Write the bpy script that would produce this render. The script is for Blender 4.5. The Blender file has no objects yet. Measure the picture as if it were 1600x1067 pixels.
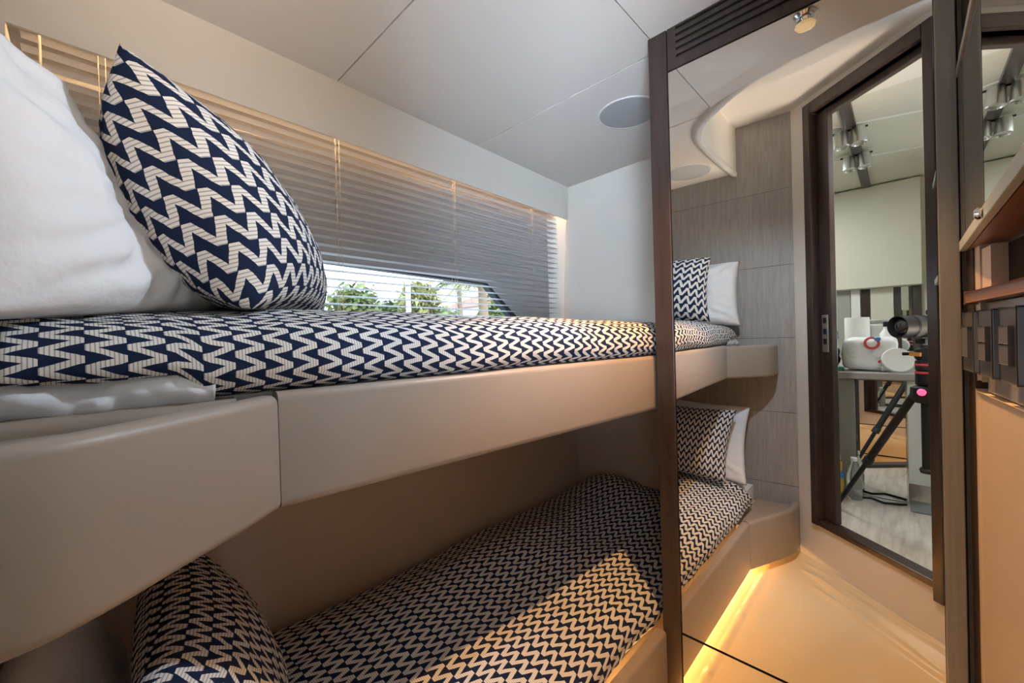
import bpy, bmesh, math, random
from mathutils import Vector, Matrix, noise
random.seed(7)

# ------------------------------------------------------------------ camera, world, exposure
H = 1.09                                   # lens height above the cabin floor; coordinates below are relative to the lens
SC = bpy.context.scene
COL = SC.collection
F_PX = 639.94
YAW, PITCH, ROLL = math.radians(43.775), math.radians(-0.449), math.radians(-1.659)
fw = Vector((-math.sin(YAW) * math.cos(PITCH), math.cos(YAW) * math.cos(PITCH), math.sin(PITCH)))
r0 = Vector((math.cos(YAW), math.sin(YAW), 0)); u0 = r0.cross(fw)
rt = r0 * math.cos(ROLL) + u0 * math.sin(ROLL); up = -r0 * math.sin(ROLL) + u0 * math.cos(ROLL)
cam_d = bpy.data.cameras.new('view_camera')
cam_d.sensor_width = 36; cam_d.sensor_fit = 'HORIZONTAL'; cam_d.lens = F_PX / 1600 * 36
cam_d.clip_start = 0.002; cam_d.clip_end = 200
cam = bpy.data.objects.new('view_camera', cam_d); COL.objects.link(cam)
cam.matrix_world = Matrix(((rt.x, up.x, -fw.x, 0), (rt.y, up.y, -fw.y, 0), (rt.z, up.z, -fw.z, H), (0, 0, 0, 1)))
SC.camera = cam

W = bpy.data.worlds.new('sky'); SC.world = W; W.use_nodes = True
nt = W.node_tree; nt.nodes.clear()
wo = nt.nodes.new('ShaderNodeOutputWorld'); wb = nt.nodes.new('ShaderNodeBackground')
wg = nt.nodes.new('ShaderNodeTexCoord'); ws = nt.nodes.new('ShaderNodeSeparateXYZ'); wr = nt.nodes.new('ShaderNodeValToRGB')
nt.links.new(wg.outputs['Generated'], ws.inputs[0]); nt.links.new(ws.outputs['Z'], wr.inputs[0])
wr.color_ramp.elements[0].position = 0.0; wr.color_ramp.elements[0].color = (0.80, 0.88, 1.0, 1)
wr.color_ramp.elements[1].position = 0.6; wr.color_ramp.elements[1].color = (0.45, 0.63, 0.90, 1)
nt.links.new(wr.outputs[0], wb.inputs[0]); wb.inputs[1].default_value = 5.5
nt.links.new(wb.outputs[0], wo.inputs[0])

vs = SC.view_settings
vs.view_transform = 'Standard'; vs.look = 'None'; vs.gamma = 1; vs.use_curve_mapping = False; vs.exposure = 0.16
SC.cycles.max_bounces = 16; SC.cycles.glossy_bounces = 10; SC.cycles.diffuse_bounces = 9
SC.cycles.sample_clamp_indirect = 4.0

def lamp(name, kind, loc, power, color, target=None, size=None, spread=None, spot=None, parent=None):
    d = bpy.data.lights.new(name, kind); d.energy = power; d.color = color
    if kind == 'AREA':
        d.shape = 'RECTANGLE'; d.size, d.size_y = size
        if spread: d.spread = spread
    else:
        d.shadow_soft_size = size or 0.02
    if spot: d.spot_size, d.spot_blend = spot
    o = bpy.data.objects.new(name, d); COL.objects.link(o)
    L = Vector(loc) + Vector((0, 0, H))
    o.location = L
    if target:
        o.rotation_euler = (Vector(target) + Vector((0, 0, H)) - L).to_track_quat('-Z', 'Y').to_euler()
    if parent:
        o.parent = parent; o.location = L - parent.location
    return o

sun_d = bpy.data.lights.new('sun', 'SUN'); sun_d.energy = 3.0; sun_d.color = (1, 0.94, 0.82); sun_d.angle = 0.02
sun = bpy.data.objects.new('sun', sun_d); COL.objects.link(sun); sun.location = (0, 0, 12)
sun.rotation_euler = Vector((-0.75, 0.25, -0.62)).to_track_quat('-Z', 'Y').to_euler()    # falls on the trees from the boat's side, not into the cabin

WARM = (1.0, 0.60, 0.26)
# daylight of the passage, entering by its window behind the photographer
lamp('passage_daylight', 'AREA', (0.62, -1.05, 0.35), 5, (0.90, 0.95, 1.0), (-0.9, 0.75, 0.10), (0.75, 1.3))
lamp('passage_overhead_fill', 'AREA', (-0.75, -1.0, 1.06), 17, (0.93, 0.98, 0.97), (-0.75, -1.0, 0), (0.5, 0.5))  # added lamp, kept out of view, brightening the passage interior

lamp('passage_door_fill', 'AREA', (0.46, -0.34, 1.05), 5, (0.84, 0.91, 1.0), (-0.90, 0.75, 0.10), (0.55, 0.40))  # added unseen lamp throwing cool light through the doorway onto the upper bunk
lamp('passage_upward_fill', 'AREA', (0.40, -0.42, 0.02), 6.4, (0.68, 0.83, 1.0), (-1.0, 1.85, 0.74), (0.40, 0.40), math.radians(50))  # added unseen lamp lifting the cabin ceiling and foot wall
lamp('passage_side_fill', 'AREA', (0.52, 0.02, -0.10), 4.4, (1.0, 0.82, 0.66), (-1.2, 0.25, 1.45), (0.35, 0.40), math.radians(72))  # added unseen lamp brightening the near ceiling, valance and rail
lamp('unseen_cabin_fill', 'SPOT', (-0.24, 1.04, 0.815), 42, (0.74, 0.87, 1.0), (-0.64, 0.0, -0.30), 0.03, spot=(math.radians(74), 0.8))  # added spot without a fitting, brightening the pillows and curved rail

# ------------------------------------------------------------------ materials
def mat(name, color, rough=0.5, metal=0.0, spec=0.5, coat=0.0, bump=None, var=None, emit=None):
    m = bpy.data.materials.new(name); m.use_nodes = True
    N = m.node_tree.nodes; L = m.node_tree.links; b = N['Principled BSDF']
    b.inputs['Base Color'].default_value = (*color, 1); b.inputs['Roughness'].default_value = rough
    b.inputs['Metallic'].default_value = metal; b.inputs['Specular IOR Level'].default_value = spec
    b.inputs['Coat Weight'].default_value = coat; b.inputs['Coat Roughness'].default_value = 0.1
    if emit:
        b.inputs['Emission Color'].default_value = (*emit[0], 1); b.inputs['Emission Strength'].default_value = emit[1]
    if bump or var:
        tc = N.new('ShaderNodeTexCoord'); mp = N.new('ShaderNodeMapping'); L.new(tc.outputs['Object'], mp.inputs[0])
    if bump:                                   # (scale, strength, stretch xyz)
        mp.inputs['Scale'].default_value = bump[2] if len(bump) > 2 else (1, 1, 1)
        nz = N.new('ShaderNodeTexNoise'); nz.inputs['Scale'].default_value = bump[0]; nz.inputs['Detail'].default_value = 5
        L.new(mp.outputs[0], nz.inputs['Vector'])
        bp = N.new('ShaderNodeBump'); bp.inputs['Strength'].default_value = bump[1]; bp.inputs['Distance'].default_value = 0.01
        L.new(nz.outputs['Fac'], bp.inputs['Height']); L.new(bp.outputs[0], b.inputs['Normal'])
    if var:                                    # (other colour, scale, stretch xyz)
        mp2 = N.new('ShaderNodeMapping'); L.new(tc.outputs['Object'], mp2.inputs[0]); mp2.inputs['Scale'].default_value = var[2]
        n2 = N.new('ShaderNodeTexNoise'); n2.inputs['Scale'].default_value = var[1]; n2.inputs['Detail'].default_value = 6; n2.inputs['Roughness'].default_value = 0.65
        L.new(mp2.outputs[0], n2.inputs['Vector'])
        cr = N.new('ShaderNodeValToRGB'); cr.color_ramp.elements[0].position = 0.33; cr.color_ramp.elements[1].position = 0.67
        cr.color_ramp.elements[0].color = (*color, 1); cr.color_ramp.elements[1].color = (*var[0], 1)
        L.new(n2.outputs['Fac'], cr.inputs[0]); L.new(cr.outputs[0], b.inputs['Base Color'])
    return m

def zigzag(name, s_size, t_size, alpha=0.36, w=0.135, ribs=9.0):
    m = bpy.data.materials.new(name); m.use_nodes = True
    N = m.node_tree.nodes; L = m.node_tree.links; b = N['Principled BSDF']
    b.inputs['Roughness'].default_value = 0.9; b.inputs['Specular IOR Level'].default_value = 0.15
    def M(op, a, c=None, d=None):
        n = N.new('ShaderNodeMath'); n.operation = op
        for i, v in enumerate((a, c, d)):
            if v is None: continue
            if isinstance(v, (int, float)): n.inputs[i].default_value = v
            else: L.new(v, n.inputs[i])
        return n.outputs[0]
    uv = N.new('ShaderNodeUVMap'); sp = N.new('ShaderNodeSeparateXYZ'); L.new(uv.outputs[0], sp.inputs[0])
    wob = N.new('ShaderNodeTexNoise'); wob.inputs['Scale'].default_value = 60; L.new(uv.outputs[0], wob.inputs['Vector'])
    wv = M('MULTIPLY', M('SUBTRACT', wob.outputs['Fac'], 0.5), 0.12)
    s = M('DIVIDE', sp.outputs[0], s_size); t = M('ADD', M('DIVIDE', sp.outputs[1], t_size), wv)
    fs = M('FRACT', s)
    up_ = M('MULTIPLY', fs, alpha)
    dn = M('SUBTRACT', 1.0, M('MULTIPLY', fs, 1 - alpha))
    def dist(c):
        return M('ABSOLUTE', M('SUBTRACT', M('FRACT', M('ADD', M('SUBTRACT', t, c), 0.5)), 0.5))
    d = M('MINIMUM', dist(up_), dist(dn))
    mask = M('LESS_THAN', d, w)
    rib = M('LESS_THAN', M('FRACT', M('MULTIPLY', s, ribs)), 0.30)
    cream = N.new('ShaderNodeMix'); cream.data_type = 'RGBA'
    cream.inputs['A'].default_value = (0.70, 0.68, 0.64, 1); cream.inputs['B'].default_value = (0.33, 0.33, 0.35, 1); L.new(rib, cream.inputs['Factor'])
    mx = N.new('ShaderNodeMix'); mx.data_type = 'RGBA'
    mx.inputs['A'].default_value = (0.010, 0.018, 0.050, 1); L.new(cream.outputs['Result'], mx.inputs['B']); L.new(mask, mx.inputs['Factor'])
    L.new(mx.outputs['Result'], b.inputs['Base Color'])
    bp = N.new('ShaderNodeBump'); bp.inputs['Strength'].default_value = 0.25; bp.inputs['Distance'].default_value = 0.001
    L.new(mask, bp.inputs['Height']); L.new(bp.outputs[0], b.inputs['Normal'])
    return m

def architectural_glass(name):
    m = bpy.data.materials.new(name); m.use_nodes = True
    N = m.node_tree.nodes; L = m.node_tree.links; N.remove(N['Principled BSDF'])
    o = N['Material Output']; t = N.new('ShaderNodeBsdfTransparent'); g = N.new('ShaderNodeBsdfGlossy'); x = N.new('ShaderNodeMixShader')
    t.inputs[0].default_value = (0.93, 0.96, 0.96, 1); g.inputs['Roughness'].default_value = 0.0; x.inputs[0].default_value = 0.05
    L.new(t.outputs[0], x.inputs[1]); L.new(g.outputs[0], x.inputs[2]); L.new(x.outputs[0], o.inputs[0])
    return m

M_ = {
    'liner': mat('cream_headliner', (0.74, 0.72, 0.69), 0.75, bump=(220, 0.04)),
    'gap': mat('beige_gap', (0.42, 0.36, 0.28), 0.8),
    'wall': mat('cream_wall_vinyl', (0.72, 0.69, 0.64), 0.6, bump=(260, 0.04)),
    'warm_wall': mat('beige_side_panel', (0.60, 0.50, 0.40), 0.5, bump=(260, 0.04)),
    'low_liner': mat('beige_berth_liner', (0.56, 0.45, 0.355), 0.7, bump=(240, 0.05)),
    'leather': mat('taupe_leather', (0.30, 0.252, 0.215), 0.42, spec=0.4, bump=(420, 0.035)),
    'oak': mat('grey_oak_panel', (0.29, 0.278, 0.27), 0.45, var=((0.39, 0.375, 0.365), 26, (3.5, 3.5, 0.25)), bump=(60, 0.06, (3, 3, 0.1))),
    'wenge': mat('dark_wenge', (0.030, 0.020, 0.017), 0.32, var=((0.055, 0.037, 0.031), 16, (3, 3, 0.25)), bump=(90, 0.03, (2, 2, 0.1))),
    'bronze': mat('satin_grey_brown_trim', (0.25, 0.25, 0.25), 0.35, metal=0.3, var=((0.30, 0.30, 0.30), 200, (1, 1, 0.02))),
    'black': mat('black_gap', (0.006, 0.006, 0.007), 0.7),
    'mirror': mat('silvered_mirror', (0.90, 0.91, 0.89), 0.0, metal=1.0),
    'mirror_dim': mat('grey_mirror', (0.72, 0.74, 0.70), 0.0, metal=1.0),
    'floor': mat('film_covered_floor', (0.68, 0.58, 0.40), 0.22, coat=0.3, bump=(5, 0.20)),
    'speaker': mat('grey_speaker_mesh', (0.44, 0.46, 0.48), 0.8, bump=(900, 0.3)),
    'white_trim': mat('white_lacquer', (0.78, 0.77, 0.75), 0.35),
    'chrome': mat('polished_chrome', (0.85, 0.86, 0.87), 0.08, metal=1.0),
    'steel': mat('pale_steel_rail', (0.56, 0.60, 0.57), 0.35, metal=0.3),
    'satin': mat('satin_aluminium', (0.62, 0.62, 0.60), 0.30, metal=0.9),
    'crystal': mat('crystal_lens', (0.95, 0.80, 0.55), 0.03, spec=1.0, emit=((1.0, 0.66, 0.30), 0.35)),
    'linen': mat('white_cotton', (0.72, 0.75, 0.80), 0.85, spec=0.2, bump=(30, 0.35)),
    'slat': mat('aluminium_slat', (0.88, 0.88, 0.88), 0.35, spec=0.5),
    'cord': mat('blind_cord', (0.60, 0.55, 0.48), 0.8),
    'led': mat('warm_led', (1, 0.8, 0.5), 0.5, emit=((1.0, 0.52, 0.16), 205.0)),
    'led_soft': mat('soft_warm_led', (1, 0.8, 0.5), 0.5, emit=((1.0, 0.62, 0.30), 95.0)),
    'glass': architectural_glass('window_glass'),
    'gasket': mat('dark_gasket', (0.03, 0.035, 0.04), 0.5),
    'hull': mat('hull_side', (0.42, 0.42, 0.43), 0.5),
    'walnut': mat('red_walnut', (0.17, 0.075, 0.04), 0.3, var=((0.26, 0.12, 0.065), 14, (1, 0.15, 3))),
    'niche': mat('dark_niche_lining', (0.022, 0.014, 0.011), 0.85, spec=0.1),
    'switch': mat('anthracite_switch', (0.045, 0.046, 0.052), 0.4),
    'switch_key': mat('brushed_switch_key', (0.12, 0.12, 0.125), 0.4, metal=0.3),
    'switch_edge': mat('polished_plate_edge', (0.22, 0.29, 0.40), 0.25, metal=0.3),
    'greyglass': mat('grey_back_glass', (0.25, 0.25, 0.25), 0.12, spec=0.8),
    'hall_wall': mat('passage_cream', (0.64, 0.62, 0.54), 0.6),
    'hall_floor': mat('pale_grained_plank', (0.36, 0.31, 0.265), 0.35, var=((0.58, 0.52, 0.46), 4.5, (9, 1.0, 1))),
    'counter': mat('grey_counter', (0.36, 0.34, 0.32), 0.35),
    'carcass': mat('sage_carcass', (0.34, 0.345, 0.31), 0.5),
    'pale_carcass': mat('pale_carcass', (0.62, 0.64, 0.60), 0.5),
    'paper': mat('white_paper', (0.80, 0.80, 0.78), 0.8),
    'film': mat('white_plastic_film', (0.78, 0.78, 0.77), 0.28, bump=(26, 0.5)),
    'red': mat('red_print', (0.55, 0.05, 0.06), 0.4), 'blue': mat('blue_print', (0.05, 0.25, 0.60), 0.4),
    'green': mat('green_plastic', (0.03, 0.26, 0.18), 0.4), 'yellow': mat('yellow_plastic', (0.75, 0.50, 0.03), 0.4),
    'clear': mat('clear_bottle', (0.62, 0.64, 0.64), 0.1, spec=0.8),
    'pet': mat('clear_plastic', (0.92, 0.94, 0.95), 0.08, spec=0.6),
    'cam_black': mat('camera_black', (0.012, 0.012, 0.013), 0.55, spec=0.3), 'rubber': mat('black_rubber', (0.02, 0.02, 0.02), 0.7),
    'cam_glass': mat('coated_lens_glass', (0.008, 0.008, 0.012), 0.03, spec=1.0, coat=1.0),
    'orange': mat('orange_badge', (0.60, 0.26, 0.06), 0.4), 'pink': mat('lit_pink_lamp', (0.8, 0.1, 0.25), 0.4, emit=((1, 0.12, 0.3), 1.0)),
    'bag': mat('black_cloth_bag', (0.012, 0.012, 0.013), 0.8), 'mat_grey': mat('grey_mat', (0.17, 0.18, 0.175), 0.8),
    'leaf_a': mat('mid_green_leaf', (0.085, 0.125, 0.034), 0.6, var=((0.20, 0.21, 0.065), 3, (1, 1, 1))),
    'leaf_b': mat('yellow_green_leaf', (0.20, 0.21, 0.07), 0.6, var=((0.33, 0.30, 0.12), 3, (1, 1, 1))),
    'leaf_c': mat('dark_green_leaf', (0.055, 0.095, 0.032), 0.6, var=((0.14, 0.17, 0.05), 3, (1, 1, 1))),
    'bark': mat('brown_bark', (0.20, 0.14, 0.09), 0.9), 'ground': mat('quay_ground', (0.35, 0.33, 0.28), 0.9),
    'terracotta': mat('terracotta_roof', (0.40, 0.16, 0.10), 0.8), 'stucco': mat('pale_stucco', (0.62, 0.60, 0.56), 0.8),
}
ZZ_PILLOW = zigzag('navy_zigzag_pillow_weave', 0.040, 0.042, 0.34, 0.150, 7.0)
ZZ_LOWP = zigzag('navy_zigzag_fine_pillow_weave', 0.034, 0.024, 0.42, 0.155, 7.0)
ZZ_LOW = zigzag('navy_zigzag_lower_duvet_weave', 0.038, 0.0275, 0.42, 0.165)
ZZ_DUVET = zigzag('navy_zigzag_duvet_weave', 0.0325, 0.0235, 0.42, 0.153)

# ------------------------------------------------------------------ mesh helpers
UVN = 'UVMap'
def new(): return bmesh.new()

def add_box(bm, lo, hi, bev=0.0, seg=2):
    r = bmesh.ops.create_cube(bm, size=1.0)
    for v in r['verts']:
        v.co = Vector([lo[i] + (v.co[i] + 0.5) * (hi[i] - lo[i]) for i in range(3)])
    if bev:
        es = list({e for v in r['verts'] for e in v.link_edges})
        bmesh.ops.bevel(bm, geom=es, offset=bev, segments=seg, affect='EDGES', profile=0.5)
    return bm

def box(lo, hi, bev=0.0, seg=2): return add_box(new(), lo, hi, bev, seg)

def frame_box(bm, o, ax, ay, az, lo, hi, bev=0.0):
    """box in a local frame: origin o, axes ax ay az"""
    r = bmesh.ops.create_cube(bm, size=1.0); vs_ = r['verts']
    for v in vs_:
        p = [lo[i] + (v.co[i] + 0.5) * (hi[i] - lo[i]) for i in range(3)]
        v.co = Vector(o) + Vector(ax) * p[0] + Vector(ay) * p[1] + Vector(az) * p[2]
    if bev:
        bmesh.ops.bevel(bm, geom=list({e for v in vs_ for e in v.link_edges}), offset=bev, segments=2, affect='EDGES', profile=0.5)
    return bm

def prism(poly, z0, z1, bm=None):
    bm = bm or new()
    a = [bm.verts.new((x, y, z0)) for x, y in poly]; b = [bm.verts.new((x, y, z1)) for x, y in poly]
    n = len(poly)
    bm.faces.new(a[::-1]); bm.faces.new(b)
    for i in range(n): bm.faces.new((a[i], a[(i + 1) % n], b[(i + 1) % n], b[i]))
    return bm

def hexa(bm, p):
    """8 points: bottom 4 then top 4"""
    v = [bm.verts.new(q) for q in p]
    for f in ((3, 2, 1, 0), (4, 5, 6, 7), (0, 1, 5, 4), (1, 2, 6, 5), (2, 3, 7, 6), (3, 0, 4, 7)): bm.faces.new([v[i] for i in f])
    return bm

def tube(bm, pts, r, n=10, r1=None):
    pts = [Vector(p) for p in pts]; rings = []
    for i, p in enumerate(pts):
        d = (pts[min(i + 1, len(pts) - 1)] - pts[max(i - 1, 0)]).normalized()
        a = d.cross(Vector((0, 0, 1)))
        if a.length < 1e-3: a = d.cross(Vector((1, 0, 0)))
        a.normalize(); b = d.cross(a)
        rr = r if r1 is None else r + (r1 - r) * i / (len(pts) - 1)
        rings.append([bm.verts.new(p + (a * math.cos(t) + b * math.sin(t)) * rr) for t in [2 * math.pi * k / n for k in range(n)]])
    for A, B in zip(rings, rings[1:]):
        for k in range(n): bm.faces.new((A[k], A[(k + 1) % n], B[(k + 1) % n], B[k]))
    bm.faces.new(rings[0][::-1]); bm.faces.new(rings[-1])
    return bm

def lathe(bm, o, axis, prof, n=32, closed=True):
    """prof: list of (radius, distance along axis)"""
    o = Vector(o); d = Vector(axis).normalized()
    a = d.cross(Vector((0, 0, 1)))
    if a.length < 1e-3: a = Vector((1, 0, 0))
    a.normalize(); b = d.cross(a); rings = []
    for r, h in prof:
        rings.append([bm.verts.new(o + d * h + (a * math.cos(t) + b * math.sin(t)) * max(r, 1e-5)) for t in [2 * math.pi * k / n for k in range(n)]])
    for A, B in zip(rings, rings[1:]):
        for k in range(n): bm.faces.new((A[k], A[(k + 1) % n], B[(k + 1) % n], B[k]))
    if closed: bm.faces.new(rings[0][::-1]); bm.faces.new(rings[-1])
    return bm

def sweep(bm, path, prof):
    """horizontal path [(x,y)], profile [(offset to the left of travel, z)] closed loop"""
    P = [Vector((x, y)) for x, y in path]; rings = []
    for i, p in enumerate(P):
        d = (P[min(i + 1, len(P) - 1)] - P[max(i - 1, 0)]).normalized(); nl = Vector((-d.y, d.x))
        rings.append([bm.verts.new((p.x + nl.x * o, p.y + nl.y * o, z)) for o, z in prof])
    n = len(prof)
    for A, B in zip(rings, rings[1:]):
        for k in range(n): bm.faces.new((A[k], A[(k + 1) % n], B[(k + 1) % n], B[k]))
    bm.faces.new(rings[0][::-1]); bm.faces.new(rings[-1])
    return bm

def sheet(nu, nv, fn, closed_u=False):
    """grid from fn(i/nu, j/nv) -> (point, uv)"""
    bm = new(); lay = bm.loops.layers.uv.new(UVN)
    pts = [[fn(i / nu, j / nv) for j in range(nv + 1)] for i in range(nu + 1)]
    V = [[bm.verts.new(pts[i][j][0]) for j in range(nv + 1)] for i in range(nu + 1)]
    for i in range(nu):
        for j in range(nv):
            f = bm.faces.new((V[i][j], V[i + 1][j], V[i + 1][j + 1], V[i][j + 1]))
            for l, (a, b) in zip(f.loops, ((i, j), (i + 1, j), (i + 1, j + 1), (i, j + 1))): l[lay].uv = pts[a][b][1]
    return bm

def obj(name, bm, m, parent=None, smooth=False, fix=True, origin=None):
    if fix: bmesh.ops.recalc_face_normals(bm, faces=bm.faces[:])
    me = bpy.data.meshes.new(name)
    zs = [v.co.z for v in bm.verts]
    if parent is not None: org = parent.location - Vector((0, 0, H))
    elif origin is not None: org = Vector(origin)
    else:
        xs = [v.co.x for v in bm.verts]; ys = [v.co.y for v in bm.verts]
        org = Vector(((min(xs) + max(xs)) / 2, (min(ys) + max(ys)) / 2, min(zs)))
    for v in bm.verts: v.co -= org
    bm.to_mesh(me); bm.free()
    me.materials.append(m)
    o = bpy.data.objects.new(name, me); COL.objects.link(o)
    if parent is not None: o.parent = parent
    else: o.location = org + Vector((0, 0, H))
    if smooth:
        me.polygons.foreach_set('use_smooth', [True] * len(me.polygons))
        if smooth != 'all': me.set_sharp_from_angle(angle=math.radians(38))
    return o

def sub(name, bm, m, part, smooth=False):
    """sub-part: same frame as its part's thing"""
    top = part.parent
    o = obj(name, bm, m, top, smooth); o.parent = part
    return o

def tag(o, label, cat, group=None, kind=None):
    o['label'] = label; o['category'] = cat
    if group: o['group'] = group
    if kind: o['kind'] = kind
    return o

def thing(name, loc, label, cat, group=None, kind=None):
    o = bpy.data.objects.new(name, None); COL.objects.link(o); o.empty_display_size = 0.05
    o.location = Vector(loc) + Vector((0, 0, H))
    return tag(o, label, cat, group, kind)

def struct(name, bm, m, label, cat='wall', smooth=False):
    return tag(obj(name, bm, m, None, smooth), label, cat, kind='structure')

# ------------------------------------------------------------------ key measurements (metres, lens at the origin)
D = 1.12                 # mirror plane y
FL = -1.09               # cabin floor
CE = 0.833               # low ceiling
hullx = lambda y: -1.267 - 0.0401 * y
railx = lambda y: -0.6115 + 0.0817 * y
lowrailx = lambda y: -0.505 + 0.005 * y
WA, WB = Vector((-0.385, -0.170)), Vector((-1.60, -0.094))     # head wall, plan
DD = Vector((0.753, 0.658)); DN = Vector((-0.658, 0.753))      # doorway wall: along, towards the cabin
DP = lambda s, off=0.0: (WA.x + DD.x * s + DN.x * off, WA.y + DD.y * s + DN.y * off)
HF = -0.90               # passage floor
HC = 1.08                # passage ceiling

# ------------------------------------------------------------------ the setting
# floor with its protective film, drawn into long creases beside the doorway
def floor_pt(u, v):
    x = -0.56 + u * 0.72; y = -0.22 + v * 1.36
    z = FL
    s = (x - WA.x) * DD.x + (y - WA.y) * DD.y; d = (x - WA.x) * DN.x + (y - WA.y) * DN.y
    for k, (d0, s0, amp, wd) in enumerate(((0.055, 0.12, 0.013, 0.008), (0.11, 0.18, 0.018, 0.009), (0.165, 0.30, 0.013, 0.010), (0.03, 0.33, 0.011, 0.007))):
        c = d0 + 0.10 * (s - s0) ** 2 * (1 if k % 2 else -0.4)
        env = max(0.0, min(1.0, (s - s0 + 0.05) / 0.12))
        z += amp * env * math.exp(-((d - c) / wd) ** 2)
    z += 0.004 * noise.noise(Vector((x * 7, y * 5, 0.3))) + 0.006 * max(0.0, 1 - abs(x + 0.47) / 0.018) * (0.7 + 0.5 * noise.noise(Vector((0, y * 22, 2))))
    return (x, y, z), (x, y)
fl = struct('floor', sheet(150, 200, floor_pt), M_['floor'], 'cream cabin floor under creased glossy protective film', 'floor', 'all')
struct('floor_base', prism([(-1.75, -0.35), (0.35, -0.35), (0.35, 2.1), (-1.75, 2.1)], FL - 0.06, FL - 0.012), M_['ground'], 'subfloor under the cabin floor film', 'floor')

# ceiling: low panels with open joints, round the raised pocket over the doorway
curve = [(-0.625, -0.20), (-0.628, 0.10), (-0.626, 0.30), (-0.612, 0.42), (-0.575, 0.505), (-0.52, 0.568), (-0.447, 0.625), (-0.35, 0.675), (-0.24, 0.712), (-0.10, 0.735), (0.10, 0.745), (0.30, 0.745)]
cb = new()
g = 0.0022; sx = -0.505
P1 = [(-1.40, -0.20)] + curve[:5] + [(sx - g, 0.578 - g), (-1.40, 0.578 - g)]
P1 = [(-1.40, -0.20), curve[0], curve[1], curve[2], curve[3], curve[4], (-0.530, 0.556), (-0.530, 0.578 - g), (-1.40, 0.578 - g)]
prism(P1, CE, CE + 0.012, cb)
prism([(-1.40, 0.578 + g), (sx - g, 0.578 + g), (sx - g, 1.19 - g), (-1.40, 1.19 - g)], CE, CE + 0.012, cb)
prism([(-1.40, 1.19 + g), (sx - g, 1.19 + g), (sx - g, 2.0), (-1.40, 2.0)], CE, CE + 0.012, cb)
prism([(sx + g, 0.585)] + curve[6:] + [(0.30, 1.30), (sx + g, 1.30)], CE - 0.004, CE + 0.010, cb)
struct('ceiling', cb, M_['liner'], 'cream headliner of low panels with thin joints', 'ceiling')
back = new()
prism([(-1.45, 0.560), (0.32, 0.760), (0.32, 2.05), (-1.45, 2.05)], CE + 0.013, CE + 0.03, back)
prism([(-1.45, -0.25), (-0.66, -0.25), (-0.66, 0.5), (-0.56, 0.60), (-1.45, 0.60)], CE + 0.0135, CE + 0.029, back)
struct('ceiling_backing', back, M_['gap'], 'beige backing seen in the ceiling joints', 'ceiling')
def rise(x, y):
    t = max(0.0, min(1.0, (0.745 - y) / 0.42)); t = t * t * (3 - 2 * t)
    return CE + 0.02 + 0.215 * t
def raised(u, v):
    x = -0.66 + u * 0.98; y = -0.26 + v * 1.02
    return (x, y, rise(x, y)), (x, y)
struct('ceiling_pocket', sheet(40, 40, raised), M_['liner'], 'raised ceiling pocket over the doorway', 'ceiling', 'all')
# wall of the pocket and its rounded white lip
wl = new()
A = []
cpts = []
for (x0, y0), (x1, y1) in zip(curve, curve[1:]):
    for k in range(6): cpts.append((x0 + (x1 - x0) * k / 6, y0 + (y1 - y0) * k / 6))
cpts.append(curve[-1])
# smooth the curve
for _ in range(6):
    cpts = [cpts[0]] + [((a[0] + 2 * b[0] + c[0]) / 4, (a[1] + 2 * b[1] + c[1]) / 4) for a, b, c in zip(cpts, cpts[1:], cpts[2:])] + [cpts[-1]]
for x, y in cpts: A.append((wl.verts.new((x, y, CE - 0.002)), wl.verts.new((x, y, max(CE + 0.015, rise(x, y)) + 0.01))))
for (a, b), (c, d) in zip(A, A[1:]): wl.faces.new((a, c, d, b))
struct('trim_1', wl, M_['wall'], 'curved cream side of the ceiling pocket', 'trim', 'all')
lip = new()
LP = [(-0.004, CE + 0.004), (-0.004, CE - 0.010), (-0.001, CE - 0.016), (0.006, CE - 0.018), (0.020, CE - 0.014), (0.030, CE - 0.004), (0.032, CE + 0.004)]
lipn = 50
for i_, (x, y) in enumerate(cpts[:lipn]):
    pass
sweep(lip, cpts[:lipn], LP)
for i_ in range(lipn):
    k_ = max(0.0, (i_ - 30) / (lipn - 31)); k_ = k_ * k_ * (3 - 2 * k_)
    lip.verts.ensure_lookup_table()
    for q_ in range(len(LP)): lip.verts[i_ * len(LP) + q_].co.z += 0.021 * k_
struct('trim_2', lip, M_['white_trim'], 'white rounded lip along the curved ceiling edge', 'trim', 'all')

# head wall of grey oak boards (seen in the mirror)
hw = new()
seams = [FL, -0.772, -0.409, -0.036, 0.325, 0.701, 1.10]
wd = (WB - WA).normalized(); wn = Vector((wd.y, -wd.x)); wn = wn if wn.y < 0 else -wn
for z0, z1 in zip(seams, seams[1:]):
    frame_box(hw, (WA.x, WA.y, 0), (wd.x, wd.y, 0), (wn.x, wn.y, 0), (0, 0, 1), (0.0, 0.0, z0 + 0.0022), ((WB - WA).length, 0.02, z1 - 0.0022), 0.0012)
struct('wall_head', hw, M_['oak'], 'grey oak board wall at the head of the berths', 'wall')
hb = new(); frame_box(hb, (WA.x, WA.y, 0), (wd.x, wd.y, 0), (wn.x, wn.y, 0), (0, 0, 1), (-0.0, 0.021, FL), ((WB - WA).length, 0.05, 1.14))
struct('wall_head_core', hb, M_['black'], 'dark core behind the oak boards', 'wall')

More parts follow.
